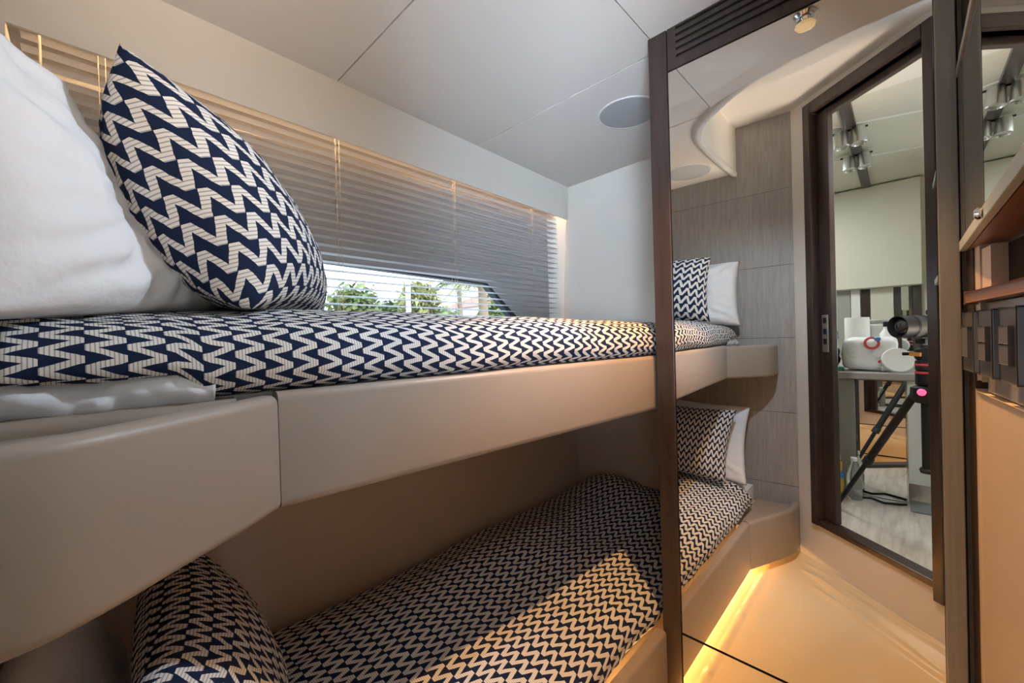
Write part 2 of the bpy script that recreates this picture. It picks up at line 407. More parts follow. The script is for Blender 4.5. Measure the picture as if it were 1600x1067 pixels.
# doorway wall with its opening (seen in the mirror)
S0, S1, ZB, ZT = 0.115, 0.640, -0.885, 0.985
dwl = new()
def dbox(bm, s0, s1, o0, o1, z0, z1, bev=0.0):
    return frame_box(bm, (WA.x, WA.y, 0), (DD.x, DD.y, 0), (DN.x, DN.y, 0), (0, 0, 1), (s0, o0, z0), (s1, o1, z1), bev)
dbox(dwl, 0.0, S0, -0.045, 0.0, FL, 1.16); dbox(dwl, S1, 0.70, -0.045, 0.0, FL, 1.16)
dbox(dwl, S0, S1, -0.045, 0.0, FL, ZB); dbox(dwl, S0, S1, -0.045, 0.0, ZT, 1.16)
struct('wall_doorway', dwl, M_['wall'], 'cream wall round the diagonal cabin doorway', 'wall')
df = thing('door_1', (*DP(0.38), ZB), 'dark wenge door frame of the diagonal cabin doorway', 'doorway', kind='structure')
def fr(nm, s0, s1, z0, z1, o0=-0.05, o1=0.018):
    return obj(nm, dbox(new(), s0, s1, o0, o1, z0, z1, 0.003), M_['wenge'], df)
jl = fr('jamb', 0.090, 0.125, -0.905, 1.035); fr('jamb', 0.602, 0.636, -0.945, 1.035)
fr('stop', 0.126, 0.182, -0.878, 0.984, -0.05, -0.022); fr('stop', 0.590, 0.601, -0.878, 0.984, -0.05, -0.022)
fr('header', 0.126, 0.601, 0.985, 1.035); fr('header_stop', 0.183, 0.589, 0.955, 0.984, -0.05, -0.022)
fr('threshold', 0.126, 0.601, -0.905, -0.880, -0.05, 0.012)
st = obj('strike_plate', dbox(new(), 0.135, 0.168, -0.0215, -0.017, -0.105, 0.065, 0.002), M_['satin'], df)
for z in (0.04, -0.01, -0.055): sub('latch_slot', dbox(new(), 0.144, 0.160, -0.0168, -0.0150, z - 0.013, z + 0.012), M_['black'], st)

# far end wall behind the foot of the berths
ew = new()
hexa(ew, [(-1.36, 1.76, FL), (-0.35, 1.76, FL), (-0.35, 2.0, FL), (-1.36, 2.0, FL), (-1.36, 1.893, CE + 0.03), (-0.35, 1.85, CE + 0.03), (-0.35, 2.0, CE + 0.03), (-1.36, 2.0, CE + 0.03)])
struct('wall_foot', ew, M_['wall'], 'plain cream wall at the foot of the berths', 'wall')
struct('wall_foot_lining', prism([(-1.34, 1.757), (-0.46, 1.757), (-0.46, 1.7595), (-1.34, 1.7595)], FL, -0.225), M_['low_liner'], 'beige lining at the foot of the lower berth', 'wall')
# partition behind the mirror
struct('wall_mirror', prism([(-0.500, D + 0.030), (0.30, D + 0.030), (0.30, 2.0), (-0.500, 2.0)], FL, CE + 0.03), M_['wall'], 'cream partition carrying the mirrored door', 'wall')

# hull side: valance strip, recess with the window, lower lining
hv = new()
hexa(hv, [(hullx(-0.2), -0.2, 0.650), (hullx(2.0), 2.0, 0.650), (hullx(2.0) - 0.008, 2.0, 0.650), (hullx(-0.2) - 0.008, -0.2, 0.650),
          (hullx(-0.2), -0.2, CE + 0.02), (hullx(2.0), 2.0, CE + 0.02), (hullx(2.0) - 0.008, 2.0, CE + 0.02), (hullx(-0.2) - 0.008, -0.2, CE + 0.02)])
struct('wall_hull', hv, M_['wall'], 'cream valance strip above the window blind', 'wall')
RX = -1.43
win = [(0.40, 0.290), (1.330, 0.264), (1.575, 0.075), (1.65, -0.02), (0.40, -0.02)]       # (y, z) opening
hl = new()
def pane_ring(bm, x0, x1, outer, inner):
    n = len(inner)
    for x, flip in ((x0, 0), (x1, 1)):
        pass
    o0 = [bm.verts.new((x0, y, z)) for y, z in outer]; i0 = [bm.verts.new((x0, y, z)) for y, z in inner]
    o1 = [bm.verts.new((x1, y, z)) for y, z in outer]; i1 = [bm.verts.new((x1, y, z)) for y, z in inner]
    for k in range(n):
        j = (k + 1) % n
        bm.faces.new((o0[k], o0[j], i0[j], i0[k])); bm.faces.new((o1[k], i1[k], i1[j], o1[j]))
        bm.faces.new((i0[k], i0[j], i1[j], i1[k])); bm.faces.new((o0[k], o1[k], o1[j], o0[j]))
pane_ring(hl, RX, RX - 0.03, [(-0.14, 0.80), (1.80, 0.80), (1.80, 0.40), (1.80, -0.30), (-0.14, -0.30)], win)
struct('wall_hull_lining', hl, M_['hull'], 'pale grey hull lining round the window', 'wall')
rv = new()
hexa(rv, [(RX, 1.80, -0.25), (RX - 0.02, 1.86, -0.25), (-1.40, 1.925, -0.25), (-1.338, 1.893, -0.25), (RX, 1.80, 0.78), (RX - 0.02, 1.86, 0.78), (-1.40, 1.925, 0.78), (-1.338, 1.896, 0.78)])
add_box(rv, (RX - 0.02, -0.17, -0.25), (-1.262, -0.092, 0.66)); add_box(rv, (RX, -0.14, 0.72), (hullx(2.0) - 0.02, 1.93, 0.76))
struct('trim_3', rv, M_['wall'], 'cream reveals closing both ends of the blind recess', 'trim')
w1 = thing('window_1', (RX - 0.05, 0.7, -0.02), 'long slanted hull window behind the blind', 'window', kind='structure')
wi = [(0.42, 0.283), (1.322, 0.257), (1.530, 0.072), (1.59, 0.0), (0.42, 0.0)]
gk = new(); pane_ring(gk, RX + 0.004, RX - 0.032, win, wi)
obj('frame', gk, M_['gasket'], w1)
gl = new(); pane_ring_ = gl.faces.new([gl.verts.new((RX - 0.02, y, z)) for y, z in wi])
obj('pane', gl, M_['glass'], w1)
hs = new()
hexa(hs, [(-1.215, -0.2, FL), (-1.195, 2.0, FL), (-1.6, 2.0, FL), (-1.6, -0.2, FL), (-1.262, -0.2, -0.21), (-1.262, 2.0, -0.21), (-1.6, 2.0, -0.21), (-1.6, -0.2, -0.21)])
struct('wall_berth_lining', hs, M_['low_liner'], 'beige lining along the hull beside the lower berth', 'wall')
# outer skin so no daylight leaks in
sk = new()
add_box(sk, (-1.66, -0.26, FL - 0.1), (-1.60, 2.06, -0.03)); add_box(sk, (-1.66, -0.26, 0.80), (-1.45, 2.06, 1.30))
add_box(sk, (-1.66, 2.0, FL - 0.1), (0.5, 2.06, 1.3)); add_box(sk, (-1.66, -0.26, 1.16), (0.5, 2.06, 1.22))
add_box(sk, (-1.66, 1.80, -0.05), (-1.45, 2.0, 0.85)); add_box(sk, (-1.66, -0.26, -0.05), (-1.45, -0.15, 0.85))
add_box(sk, (-1.60, -0.24, -0.24), (-1.44, 2.0, -0.22))
struct('wall_outer', sk, M_['hull'], 'outer shell of the cabin', 'wall')

# ------------------------------------------------------------------ passage seen through the doorway, in the mirror
HXL, HXR, HY = -1.30, 1.00, -1.97
def plan(off): return [DP(-0.02, off), DP(0.72, off)]
hfp = [(HXL, HY - 0.05), (HXR, HY - 0.05), (HXR, 0.30), DP(0.70, -0.046), DP(0.0, -0.046), (HXL, -0.19)]
struct('floor_passage', prism(hfp, HF - 0.04, HF), M_['hall_floor'], 'pale wood grain floor of the passage', 'floor')
struct('ceiling_passage', prism(hfp, HC, HC + 0.04), M_['hall_wall'], 'cream ceiling of the passage', 'ceiling')
hb = new(); add_box(hb, (HXL, HY - 0.06, HF), (HXR, HY, HC)); add_box(hb, (HXL - 0.05, HY, HF), (HXL, -0.15, HC)); add_box(hb, (HXR, HY, HF), (HXR + 0.05, 0.32, HC))
add_box(hb, (0.16, 0.26, HF), (HXR, 0.30, HC))
struct('wall_passage', hb, M_['hall_wall'], 'cream walls of the passage beyond the doorway', 'wall')
hcl = new()
for a, b in (((-0.30, -0.55), (0.30, -0.75)), ((-0.40, -1.10), (0.30, -1.32)), ((-0.55, -0.62), (-0.25, -0.72))):
    tube(hcl, [(*a, HC - 0.002), (*b, HC - 0.002)], 0.006, 6)
struct('trim_4', hcl, M_['white_trim'], 'pale cover strips on the passage ceiling', 'trim')
tr = thing('track_light', (-0.19, -1.05, HC), 'dark ceiling track with paired silver spotlights in the passage', 'light')
obj('track', add_box(new(), (-0.215, HY + 0.09, HC - 0.02), (-0.165, -0.20, HC - 0.0005), 0.002), M_['wenge'], tr)
for y in (-0.62, -1.06):
    for x in (-0.232, -0.160):
        hd = new(); lathe(hd, (x, y, HC - 0.02), (0.05, 0.1, -1), [(0.010, 0), (0.030, 0.004), (0.032, 0.03), (0.034, 0.085), (0.029, 0.088), (0.026, 0.08)], 24)
        s_ = obj('spotlight', hd, M_['satin'], tr, True)
        sub('bracket', add_box(new(), (x - 0.04, y - 0.006, HC - 0.025), (x + 0.04, y + 0.006, HC - 0.018)), M_['black'], s_)
# overhead cabinet and the wall under it
oc = thing('overhead_cabinet', (-0.25, HY + 0.04, 0.30), 'cream overhead cabinet in the passage behind the tripod', 'cabinet')
obj('door', box((-0.62, HY + 0.055, 0.305), (0.098, HY + 0.075, HC - 0.012), 0.003), M_['hall_wall'], oc)
obj('body', box((-0.64, HY + 0.001, 0.300), (0.105, HY + 0.052, HC - 0.004)), M_['hall_wall'], oc)
sp = thing('splashback', (-0.2, HY + 0.02, -0.235), 'splashback with painted mirror reflections under the cream overhead cabinet', 'splashback')  # coloured strips stand in for reflections in a mirrored splashback
for nm, x0, x1, m in (('grey_panel', -0.60, -0.305, 'carcass'), ('painted_post_reflection', -0.30, -0.245, 'white_trim'), ('painted_frame_reflection', -0.238, -0.186, 'wenge'), ('cream_panel', -0.184, -0.055, 'hall_wall'), ('painted_frame_reflection', -0.053, -0.015, 'wenge'), ('mirror_panel', -0.013, 0.045, 'mirror_dim'), ('painted_frame_reflection', 0.047, 0.095, 'wenge')):
    obj(nm, box((x0, HY + 0.001, -0.234), (x1, HY + 0.02, 0.299)), M_[m], sp)
# low counter with the mirrored door
hc = thing('counter', (-0.15, -0.9, HF), 'grey topped counter with mirrored door in the passage', 'counter')
obj('worktop', box((-0.62, -1.95, -0.272), (0.13, -0.62, -0.236), 0.004), M_['counter'], hc)
obj('carcass', box((-0.60, -1.2, HF + 0.002), (-0.198, -0.655, -0.274), 0.002), M_['carcass'], hc)
obj('side_panel', box((0.004, -1.2, HF + 0.10), (0.10, -0.655, -0.274), 0.002), M_['pale_carcass'], hc)
md = obj('mirror_door', box((-0.194, -0.70, HF + 0.004), (0.000, -0.64, -0.276), 0.002), M_['mirror'], hc)
sub('edge_strip', box((0.0005, -0.655, HF + 0.004), (0.0035, -0.638, -0.278)), M_['chrome'], md)

# ------------------------------------------------------------------ berths
def rail_profile(z0, z1, th=0.034, r=0.012):
    p = []
    for cx, cz, a0 in ((-r, z0 + r, -90), (-r, z1 - r, 0), (-th + r, z1 - r, 90), (-th + r, z0 + r, 180)):
        for k in range(5):
            a = math.radians(a0 + 90 * k / 4); p.append((cx + r * math.cos(a), cz + r * math.sin(a)))
    return [(-o, z) for o, z in p]         # to the left of travel = towards the hull when travelling +y
def smooth_path(ctrl, n=40):
    out = []; m = len(ctrl) - 1
    P = [Vector(c) for c in ctrl]; P = [P[0] * 2 - P[1]] + P + [P[-1] * 2 - P[-2]]
    for i in range(m):
        for k in range(n // m):
            t = k / (n // m); a, b, c, d = P[i:i + 4]
            out.append(tuple(0.5 * ((2 * b) + (c - a) * t + (2 * a - 5 * b + 4 * c - d) * t * t + (3 * b - a - 3 * c + d) * t ** 3)))
    out.append(tuple(ctrl[-1])); return out
ub = thing('upper_berth', (-0.9, 0.85, -0.22), 'upper bunk with taupe leather front rail along the hull', 'bunk')
obj('front_rail', sweep(new(), [(railx(y), y) for y in (0.1748, 0.5, 0.9, 1.3, 1.755)], rail_profile(-0.218, -0.062)), M_['leather'], ub, True)
hp = smooth_path([(-0.457, -0.150), (-0.453, -0.085), (-0.453, -0.045), (-0.461, -0.014), (-0.482, 0.022), (-0.516, 0.069), (-0.562, 0.133), (-0.5975, 0.1740)], 56)
obj('curved_rail', sweep(new(), hp, rail_profile(-0.218, -0.066)), M_['leather'], ub, True)
lg = new(); inner = [(x - 0.02, y) for x, y in hp]
prism([(-0.66, -0.145)] + [(p[0] - 0.025, p[1]) for p in hp if p[1] < 0.11] + [(-0.63, 0.13)], -0.20, -0.083, lg)
obj('ledge', lg, M_['leather'], ub)
sb = new(); sweep(sb, [(railx(y) + 0.0, y) for y in (-0.14, 0.0, 0.13)], rail_profile(-0.20, -0.066, 0.05, 0.014))
obj('side_lip', sb, M_['leather'], ub, True)
pb = new(); prism([(-1.55, -0.10), (-0.64, -0.13), (railx(0.2) - 0.035, 0.2), (railx(1.75) - 0.035, 1.755), (-1.55, 1.755)], -0.212, -0.09, pb)
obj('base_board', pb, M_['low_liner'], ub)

lb = thing('lower_berth', (-0.85, 0.85, FL), 'lower bunk base with beige leather front above the floor light', 'bunk')
obj('front_rail', sweep(new(), [(lowrailx(y), y) for y in (0.2415, 0.6, 1.0, 1.1185)], rail_profile(-1.055, -0.842)), M_['leather'], lb, True)
lp = smooth_path([(-0.384, -0.152), (-0.383, -0.10), (-0.386, -0.05), (-0.402, 0.0), (-0.432, 0.075), (-0.470, 0.16), (-0.5038, 0.2385)], 49)
obj('curved_rail', sweep(new(), lp, rail_profile(-1.055, -0.842)), M_['leather'], lb, True)
lg = new(); prism([(-0.562, -0.14)] + [(p[0] - 0.033, p[1]) for p in lp] + [(-0.562, 0.24)], -1.03, -0.862, lg)
obj('ledge', lg, M_['leather'], lb)
bb = new(); prism([(-1.19, -0.10), (-0.56, -0.13), (-0.56, 1.75), (-1.19, 1.75)], FL + 0.004, -0.87, bb)
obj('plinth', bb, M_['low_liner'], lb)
obj('light_strip', box((-0.556, 0.06, -1.052), (-0.540, 1.105, -1.040)), M_['led'], lb)

# mattresses
tag(obj('mattress', prism([(-1.30, -0.085), (-0.655, -0.125), (railx(0.3) - 0.045, 0.3), (railx(1.7) - 0.045, 1.735), (-1.31, 1.735)], -0.088, -0.005), M_['linen']),
    'white mattress edge under the navy zigzag duvet on the upper bunk', 'mattress')
mm = new(); prism([(-1.19, -0.09), (-0.575, -0.125), (-0.575, 0.0), (-0.575, 1.735), (-1.19, 1.735)], -0.868, -0.790, mm)
tag(obj('mattress', mm, M_['linen']), 'white mattress peeking out at the head of the lower bunk', 'mattress')
# the loose white sheet hanging out over the ledge
def shf(u, v):
    y = -0.115 + u * 0.225; b = 0.018 * noise.noise(Vector((y * 18, v * 2, 1.1))) + 0.010 * noise.noise(Vector((y * 50, v * 3, 4)))
    a = math.pi * (v * 1.1 - 0.05)
    x = railx(y) - 0.030 + 0.026 * math.sin(a) + b * 0.8 - 0.012 * v; z = -0.080 + 0.056 * v + 0.5 * b * (1 - v)
    return (x, y, z), (y, v)
ss = tag(obj('bed_sheet', sheet(60, 14, shf), M_['linen'], None, 'all'), 'white sheet peeping out below the duvet hem on the upper bunk', 'sheet')
ss.modifiers.new('thick', 'SOLIDIFY').thickness = 0.003

# duvets: closed loft of a section along the bed
def fbm(x, y, z): return noise.fractal(Vector((x, y, z)), 0.9, 2.1, 4)
def duvet(name, y0, y1, section, ny, seed, label, m=None):
    secs = []
    for j in range(ny + 1):
        y = y0 + (y1 - y0) * j / ny
        secs.append((y, section(y)))
    ns = 90
    bm = new(); lay = bm.loops.layers.uv.new(UVN); V = []; U = []
    for y, cps in secs:
        # resample the section by arc length through a smooth curve
        pts = smooth_path([(p[0], p[1]) for p in cps], 90)
        d = [0]
        for a, b in zip(pts, pts[1:]): d.append(d[-1] + math.hypot(b[0] - a[0], b[1] - a[1]))
        row = []; ur = []
        for k in range(ns + 1):
            s = (k / ns) ** 1.5 * d[-1]
            i = 0
            while i < len(d) - 2 and d[i + 1] < s: i += 1
            t = (s - d[i]) / max(1e-9, d[i + 1] - d[i])
            x = pts[i][0] + (pts[i + 1][0] - pts[i][0]) * t; z = pts[i][1] + (pts[i + 1][1] - pts[i][1]) * t
            w = min(1.0, s / 0.05)
            nz = fbm(x * 4 + seed, y * 3.5, s * 2) * 0.011 + noise.noise(Vector((x * 16, y * 13 + seed, s * 5))) * 0.0035
            nx = noise.noise(Vector((y * 6 + seed, s * 5, 7))) * 0.009 + noise.noise(Vector((y * 24, s * 14, seed))) * 0.003
            wr = max(0, 1 - abs(s - 0.03 - 0.012 * math.sin(y * 9)) / 0.006) * 0.004
            row.append(bm.verts.new((x + nx * (1.0 if s < 0.2 else 0.3) - wr, y, z + nz * w))); ur.append((y, s))
        V.append(row); U.append(ur)
    for j in range(ny):
        for k in range(ns):
            f = bm.faces.new((V[j][k], V[j + 1][k], V[j + 1][k + 1], V[j][k + 1]))
            for l, (a, b) in zip(f.loops, ((j, k), (j + 1, k), (j + 1, k + 1), (j, k + 1))): l[lay].uv = U[a][b]
    # foot and head ends closed down to the mattress
    o = obj(name, bm, m or ZZ_DUVET, None, 'all', fix=False)
    s_ = o.modifiers.new('thick', 'SOLIDIFY'); s_.thickness = 0.010; s_.offset = -1
    return tag(o, label, 'duvet')
def sec_up(y):
    e = railx(y) - 0.026
    zb = -0.042 if y < 0.075 else (-0.064 if y > 0.10 else -0.042 - 0.022 * (y - 0.075) / 0.025)
    hd = max(0.0, (0.03 - y) / 0.08) * 0.0
    sag = 0.012 * math.sin(y * 3.1 + 0.6)
    return [(e - 0.012, zb), (e + 0.012, zb + 0.010), (e + 0.024, zb * 0.5 - 0.006), (e + 0.016, 0.004), (e - 0.02, 0.030), (e - 0.09, 0.043 + sag * 0.4), (e - 0.25, 0.052 + sag), (-1.10, 0.056), (-1.27, 0.040), (-1.315, -0.02)]
duvet('duvet', -0.06, 1.745, sec_up, 230, 3.3, 'navy and cream zigzag duvet spread over the upper bunk')
def sec_low(y):
    e = lowrailx(y) - 0.036
    if y < 0.22: e -= 0.0
    hump = 0.055 * math.exp(-((y - 1.62) / 0.16) ** 2) * 1.0
    k = max(0.0, 1 - (y - 0.0) / 0.10) if y < 0.10 else 0
    return [(e - 0.010, -0.848), (e + 0.004, -0.825), (e - 0.004, -0.785), (e - 0.05, -0.755), (e - 0.13, -0.735 + hump * 0.3), (e - 0.28, -0.715 + hump * 0.8), (e - 0.45, -0.700 + hump * 1.1), (-1.08, -0.708 + hump * 0.7), (-1.175, -0.735), (-1.19, -0.79)]
duvet('duvet', 0.05, 1.735, sec_low, 220, 9.7, 'navy and cream zigzag duvet on the lower bunk, lit by a wedge of warm light', ZZ_LOW)

# pillows
def pillow(name, m, TN, TF, BF, BN, tf, tb, size, label, seed, wr=0.006, group=None, pinch=0.07, puff=0.5, turned=False):
    TN, TF, BF, BN = map(Vector, (TN, TF, BF, BN))
    n = ((TF - TN).cross(BN - TN)).normalized()
    if n.y < 0: n = -n
    bm = new(); lay = bm.loops.layers.uv.new(UVN); N = 56
    def P(u, v, side):
        uu = u * (1 - pinch * (1 - v * v) * abs(u) ** 3); vv = v * (1 - pinch * (1 - u * u) * abs(v) ** 3)
        a, b = (uu + 1) / 2, (1 - vv) / 2
        p = TN * (1 - a) * (1 - b) + TF * a * (1 - b) + BF * a * b + BN * (1 - a) * b
        h = (max(0.0, 1 - abs(u) ** 2.2) * max(0.0, 1 - abs(v) ** 2.2)) ** puff
        edge = min(1.0, 3 * (1 - max(abs(u), abs(v))))
        q = noise.fractal(Vector((u * 1.7 + seed, v * 1.7, side * 3)), 0.8, 2.0, 4) * wr * edge
        ang = math.atan2(v, u); rad = math.hypot(u, v)
        q += wr * 0.8 * math.sin(ang * 23 + 3 * noise.noise(Vector((u * 2, v * 2, seed)))) * max(0.0, rad - 0.55) * edge
        return p + n * ((tf if side > 0 else -tb) * h + q * (1 if side > 0 else -1))
    g1 = [[bm.verts.new(P(-1 + 2 * i / N, -1 + 2 * j / N, 1)) for j in range(N + 1)] for i in range(N + 1)]
    g2 = [[g1[i][j] if i in (0, N) or j in (0, N) else bm.verts.new(P(-1 + 2 * i / N, -1 + 2 * j / N, -1)) for j in range(N + 1)] for i in range(N + 1)]
    for g, fl in ((g1, 0), (g2, 1)):
        T_ = [[0.0] * (N + 1) for _ in range(N + 1)]; S_ = [[0.0] * (N + 1) for _ in range(N + 1)]
        for j in range(N + 1):
            for i in range(1, N + 1): T_[i][j] = T_[i - 1][j] + (g[i][j].co - g[i - 1][j].co).length
            c_ = T_[N // 2][j]
            for i in range(N + 1): T_[i][j] -= c_
        for i in range(N + 1):
            for j in range(1, N + 1): S_[i][j] = S_[i][j - 1] + (g[i][j].co - g[i][j - 1].co).length
            c_ = S_[i][N // 2]
            for j in range(N + 1): S_[i][j] -= c_
        if not fl: TF_ = [T_[0][j] for j in range(N + 1)]
        else: T_ = [[TF_[j] - (T_[i][j] - T_[0][j]) for j in range(N + 1)] for i in range(N + 1)]      # weave runs on round the near edge
        for i in range(N):
            for j in range(N):
                q = [(i, j), (i + 1, j), (i + 1, j + 1), (i, j + 1)]
                if fl: q = q[::-1]
                f = bm.faces.new([g[a][b] for a, b in q])
                for l, (a, b) in zip(f.loops, q): l[lay].uv = (T_[a][b] + 0.52, S_[a][b] + 0.5) if turned else (S_[a][b] + 0.52, T_[a][b] + 0.5)   # s down the pillow, t across
    o = obj(name, bm, m, None, 'all')
    return tag(o, label, 'pillow', group)
pillow('pillow', ZZ_PILLOW, (-0.700, 0.040, 0.382), (-1.12, 0.160, 0.37), (-1.10, 0.43, 0.060), (-0.670, 0.165, 0.052), 0.120, 0.120, (0.50, 0.42),
       'navy zigzag square pillow propped up on the upper bunk', 1.3)
pillow('pillow', M_['linen'], (-0.615, -0.140, 0.37), (-1.15, -0.090, 0.37), (-1.04, 0.23, 0.040), (-0.600, -0.085, 0.028), 0.105, 0.020, (0.5, 0.42),
       'plump white pillow on the upper bunk behind the zigzag pillow', 5.1, 0.020, puff=0.36)
pillow('pillow', ZZ_LOWP, (-0.600, 0.030, -0.385), (-1.10, 0.085, -0.365), (-1.09, 0.245, -0.695), (-0.615, 0.175, -0.705), 0.085, 0.06, (0.50, 0.42),
       'navy zigzag square pillow propped up on the lower bunk', 8.8)
pillow('pillow', M_['linen'], (-0.570, -0.090, -0.385), (-1.12, -0.060, -0.345), (-1.10, 0.06, -0.745), (-0.560, 0.045, -0.745), 0.05, 0.04, (0.5, 0.42),
       'white pillow on the lower bunk behind the zigzag pillow', 2.2, 0.010)

# ------------------------------------------------------------------ venetian blind
vb = thing('venetian_blind', (-1.34, 0.88, 0.64), 'white venetian blind covering the hull window above the upper bunk', 'blind')
bx = lambda y: -1.358 - 0.0245 * y
Y0, Y1 = -0.078, 1.882
sl = new(); PITCHZ = 0.0275; k = 0; z = 0.682
while z > 0.035:
    n = 7
    prof = []
    for i in range(n):
        t = i / (n - 1) - 0.5
        prof.append((0.029 * t, -0.029 * t * math.tan(math.radians(4)) + 0.0020 * (1 - (2 * t) ** 2)))
    a0 = [sl.verts.new((bx(Y0) - o, Y0, z + h)) for o, h in prof]; a1 = [sl.verts.new((bx(Y1) - o, Y1, z + h)) for o, h in prof]
    b0 = [sl.verts.new((bx(Y0) - o, Y0, z + h + 0.0005)) for o, h in prof]; b1 = [sl.verts.new((bx(Y1) - o, Y1, z + h + 0.0005)) for o, h in prof]
    for i in range(n - 1):
        sl.faces.new((a0[i], a0[i + 1], a1[i + 1], a1[i])); sl.faces.new((b0[i], b1[i], b1[i + 1], b0[i + 1]))
    z -= PITCHZ
obj('slats', sl, M_['slat'], vb, 'all', fix=False)
hr = new(); hexa(hr, [(bx(y) + o, y, z_) for z_ in (0.704, 0.730) for y, o in ((Y0, 0.012), (Y1, 0.012), (Y1, -0.018), (Y0, -0.018))])
obj('headrail', hr, M_['slat'], vb)
for y in (0.045, 0.60, 1.10, 1.62):
    cd = new()
    for dy, dx in ((-0.006, 0.0175), (0.006, 0.0175), (0.0, -0.0175)): tube(cd, [(bx(y) + dx * 0.85, y + dy, 0.704), (bx(y) + dx * 0.85, y + dy, 0.04)], 0.0009, 5)
    obj('ladder_cord', cd, M_['cord'], vb)
obj('tilt_wand', tube(new(), [(bx(-0.05) + 0.026, -0.05, 0.700), (bx(-0.05) + 0.027, -0.048, 0.25)], 0.0022, 8), M_['cord'], vb)
obj('bottom_rail', (lambda b: hexa(b, [(bx(Y0) + 0.015, Y0, 0.012), (bx(Y1) + 0.015, Y1, 0.012), (bx(Y1) - 0.015, Y1, 0.012), (bx(Y0) - 0.015, Y0, 0.012), (bx(Y0) + 0.015, Y0, 0.026), (bx(Y1) + 0.015, Y1, 0.026), (bx(Y1) - 0.015, Y1, 0.026), (bx(Y0) - 0.015, Y0, 0.026)]))(new()), M_['slat'], vb)
ls = new(); hexa(ls, [(hullx(y) - o, y, z) for z in (0.742, 0.748) for y, o in ((-0.07, 0.010), (1.85, 0.010), (1.85, 0.016), (-0.07, 0.016))])
tag(obj('light_strip', ls, M_['led_soft']), 'warm light strip hidden behind the valance above the blind', 'light strip')

# ------------------------------------------------------------------ mirrored door
wm = thing('mirrored_door', (-0.2, D, FL), 'tall mirrored wardrobe door in a dark wenge frame', 'mirror')
obj('stile', box((-0.509, D - 0.0005, FL + 0.001), (-0.4575, D + 0.027, CE - 0.004), 0.0015), M_['wenge'], wm)
obj('mirror', box((-0.4545, D, -0.8245), (0.0475, D + 0.006, 0.711)), M_['mirror'], wm)
obj('lower_mirror', box((-0.4545, D, FL + 0.012), (0.0475, D + 0.006, -0.8310)), M_['mirror'], wm)
obj('backing', box((-0.4574, D + 0.0065, FL + 0.001), (0.079, D + 0.026, CE - 0.004)), M_['black'], wm)
gv = new()
add_box(gv, (-0.4545, D - 0.0005, 0.715), (-0.432, D + 0.006, CE - 0.005)); add_box(gv, (-0.432, D - 0.0005, 0.715), (0.05, D + 0.006, 0.742))
zb = 0.742
for k in range(5):
    add_box(gv, (-0.432, D - 0.0005, 0.742 + 0.0185 * k + 0.0075), (0.05, D + 0.006, min(CE - 0.005, 0.742 + 0.0185 * k + 0.0185)))
obj('vent_grille', gv, M_['wenge'], wm)
obj('edge_trim', box((0.0485, D - 0.004, FL + 0.001), (0.0765, D + 0.006, CE - 0.006), 0.0015), M_['bronze'], wm)

# ------------------------------------------------------------------ ceiling fittings
for x, y, lbl in ((-0.735, 1.435, 'round grey ceiling speaker beside the dark mirror frame'), (-0.800, 0.055, 'round grey ceiling speaker above the pillows, seen in the mirror')):
    s_ = thing('ceiling_speaker', (x, y, CE), lbl, 'speaker', 'round ceiling speakers')
    obj('grille', lathe(new(), (x, y, CE), (0, 0, -1), [(0.105, 0.0005), (0.105, 0.003), (0.09, 0.0045), (0.0, 0.005)], 48), M_['speaker'], s_, True)
    obj('rim', lathe(new(), (x, y, CE), (0, 0, -1), [(0.106, 0.0005), (0.113, 0.0005), (0.112, 0.003), (0.107, 0.004), (0.106, 0.003)], 48, False), M_['white_trim'], s_, True)
LX, LY = -0.175, 0.910
dl = thing('downlight', (LX, LY, CE - 0.004), 'small crystal downlight glowing on the ceiling near the mirror', 'light')
obj('ring', lathe(new(), (LX, LY, CE - 0.004), (0, 0, -1), [(0.024, 0.0), (0.026, 0.004), (0.020, 0.010), (0.012, 0.008)], 28, False), M_['chrome'], dl, True)
obj('stem', lathe(new(), (LX, LY, CE - 0.010), (0, 0, -1), [(0.010, 0), (0.011, 0.006), (0.007, 0.010), (0.007, 0.018)], 16), M_['chrome'], dl, True)
obj('crystal', lathe(new(), (LX, LY, CE - 0.026), (0, 0, -1), [(0.006, 0), (0.019, 0.003), (0.024, 0.008), (0.022, 0.013), (0.012, 0.017), (0.004, 0.017)], 10), M_['crystal'], dl)
lamp('downlight_bulb', 'SPOT', (LX, LY, CE - 0.062), 68, (1.0, 0.50, 0.17), (-0.42, 0.96, -0.72), 0.012, spot=(math.radians(80), 0.78), parent=dl)

# ------------------------------------------------------------------ right wall: panel, mirrored cabinet, niche, shelf, switches
RD = Vector((0.10, -0.995)).normalized(); RN = Vector((-0.995, -0.10)).normalized(); RO = (0.088, 1.12, 0)   # along the wall towards the camera; out of the wall
def rbox(bm, a0, a1, o0, o1, z0, z1, bev=0.0): return frame_box(bm, RO, (RD.x, RD.y, 0), (RN.x, RN.y, 0), (0, 0, 1), (a0, o0, z0), (a1, o1, z1), bev)
rw = new()
rbox(rw, 0.045, 0.78, -0.03, 0.0, FL, -0.115, 0.004); rbox(rw, -0.02, 0.78, -0.10, -0.031, FL, CE + 0.1); rbox(rw, 0.045, 0.075, -0.03, 0.0, -0.095, 0.135, 0.002)
struct('wall_right', rw, M_['warm_wall'], 'beige wall panel beside the mirrored door', 'wall')
struct('trim_5', rbox(new(), 0.0, 0.044, -0.03, 0.004, FL, CE), M_['wenge'], 'dark wenge strip between mirror trim and side wall', 'trim')
tag(obj('back_panel', rbox(new(), 0.078, 0.78, -0.03, -0.004, -0.112, 0.036), M_['greyglass']), 'grey glossy panel behind the switch plates', 'panel')
nb = thing('niche_shelf', (0.11, 0.85, 0.036), 'walnut edged shelf niche under the mirrored cabinet', 'shelf')
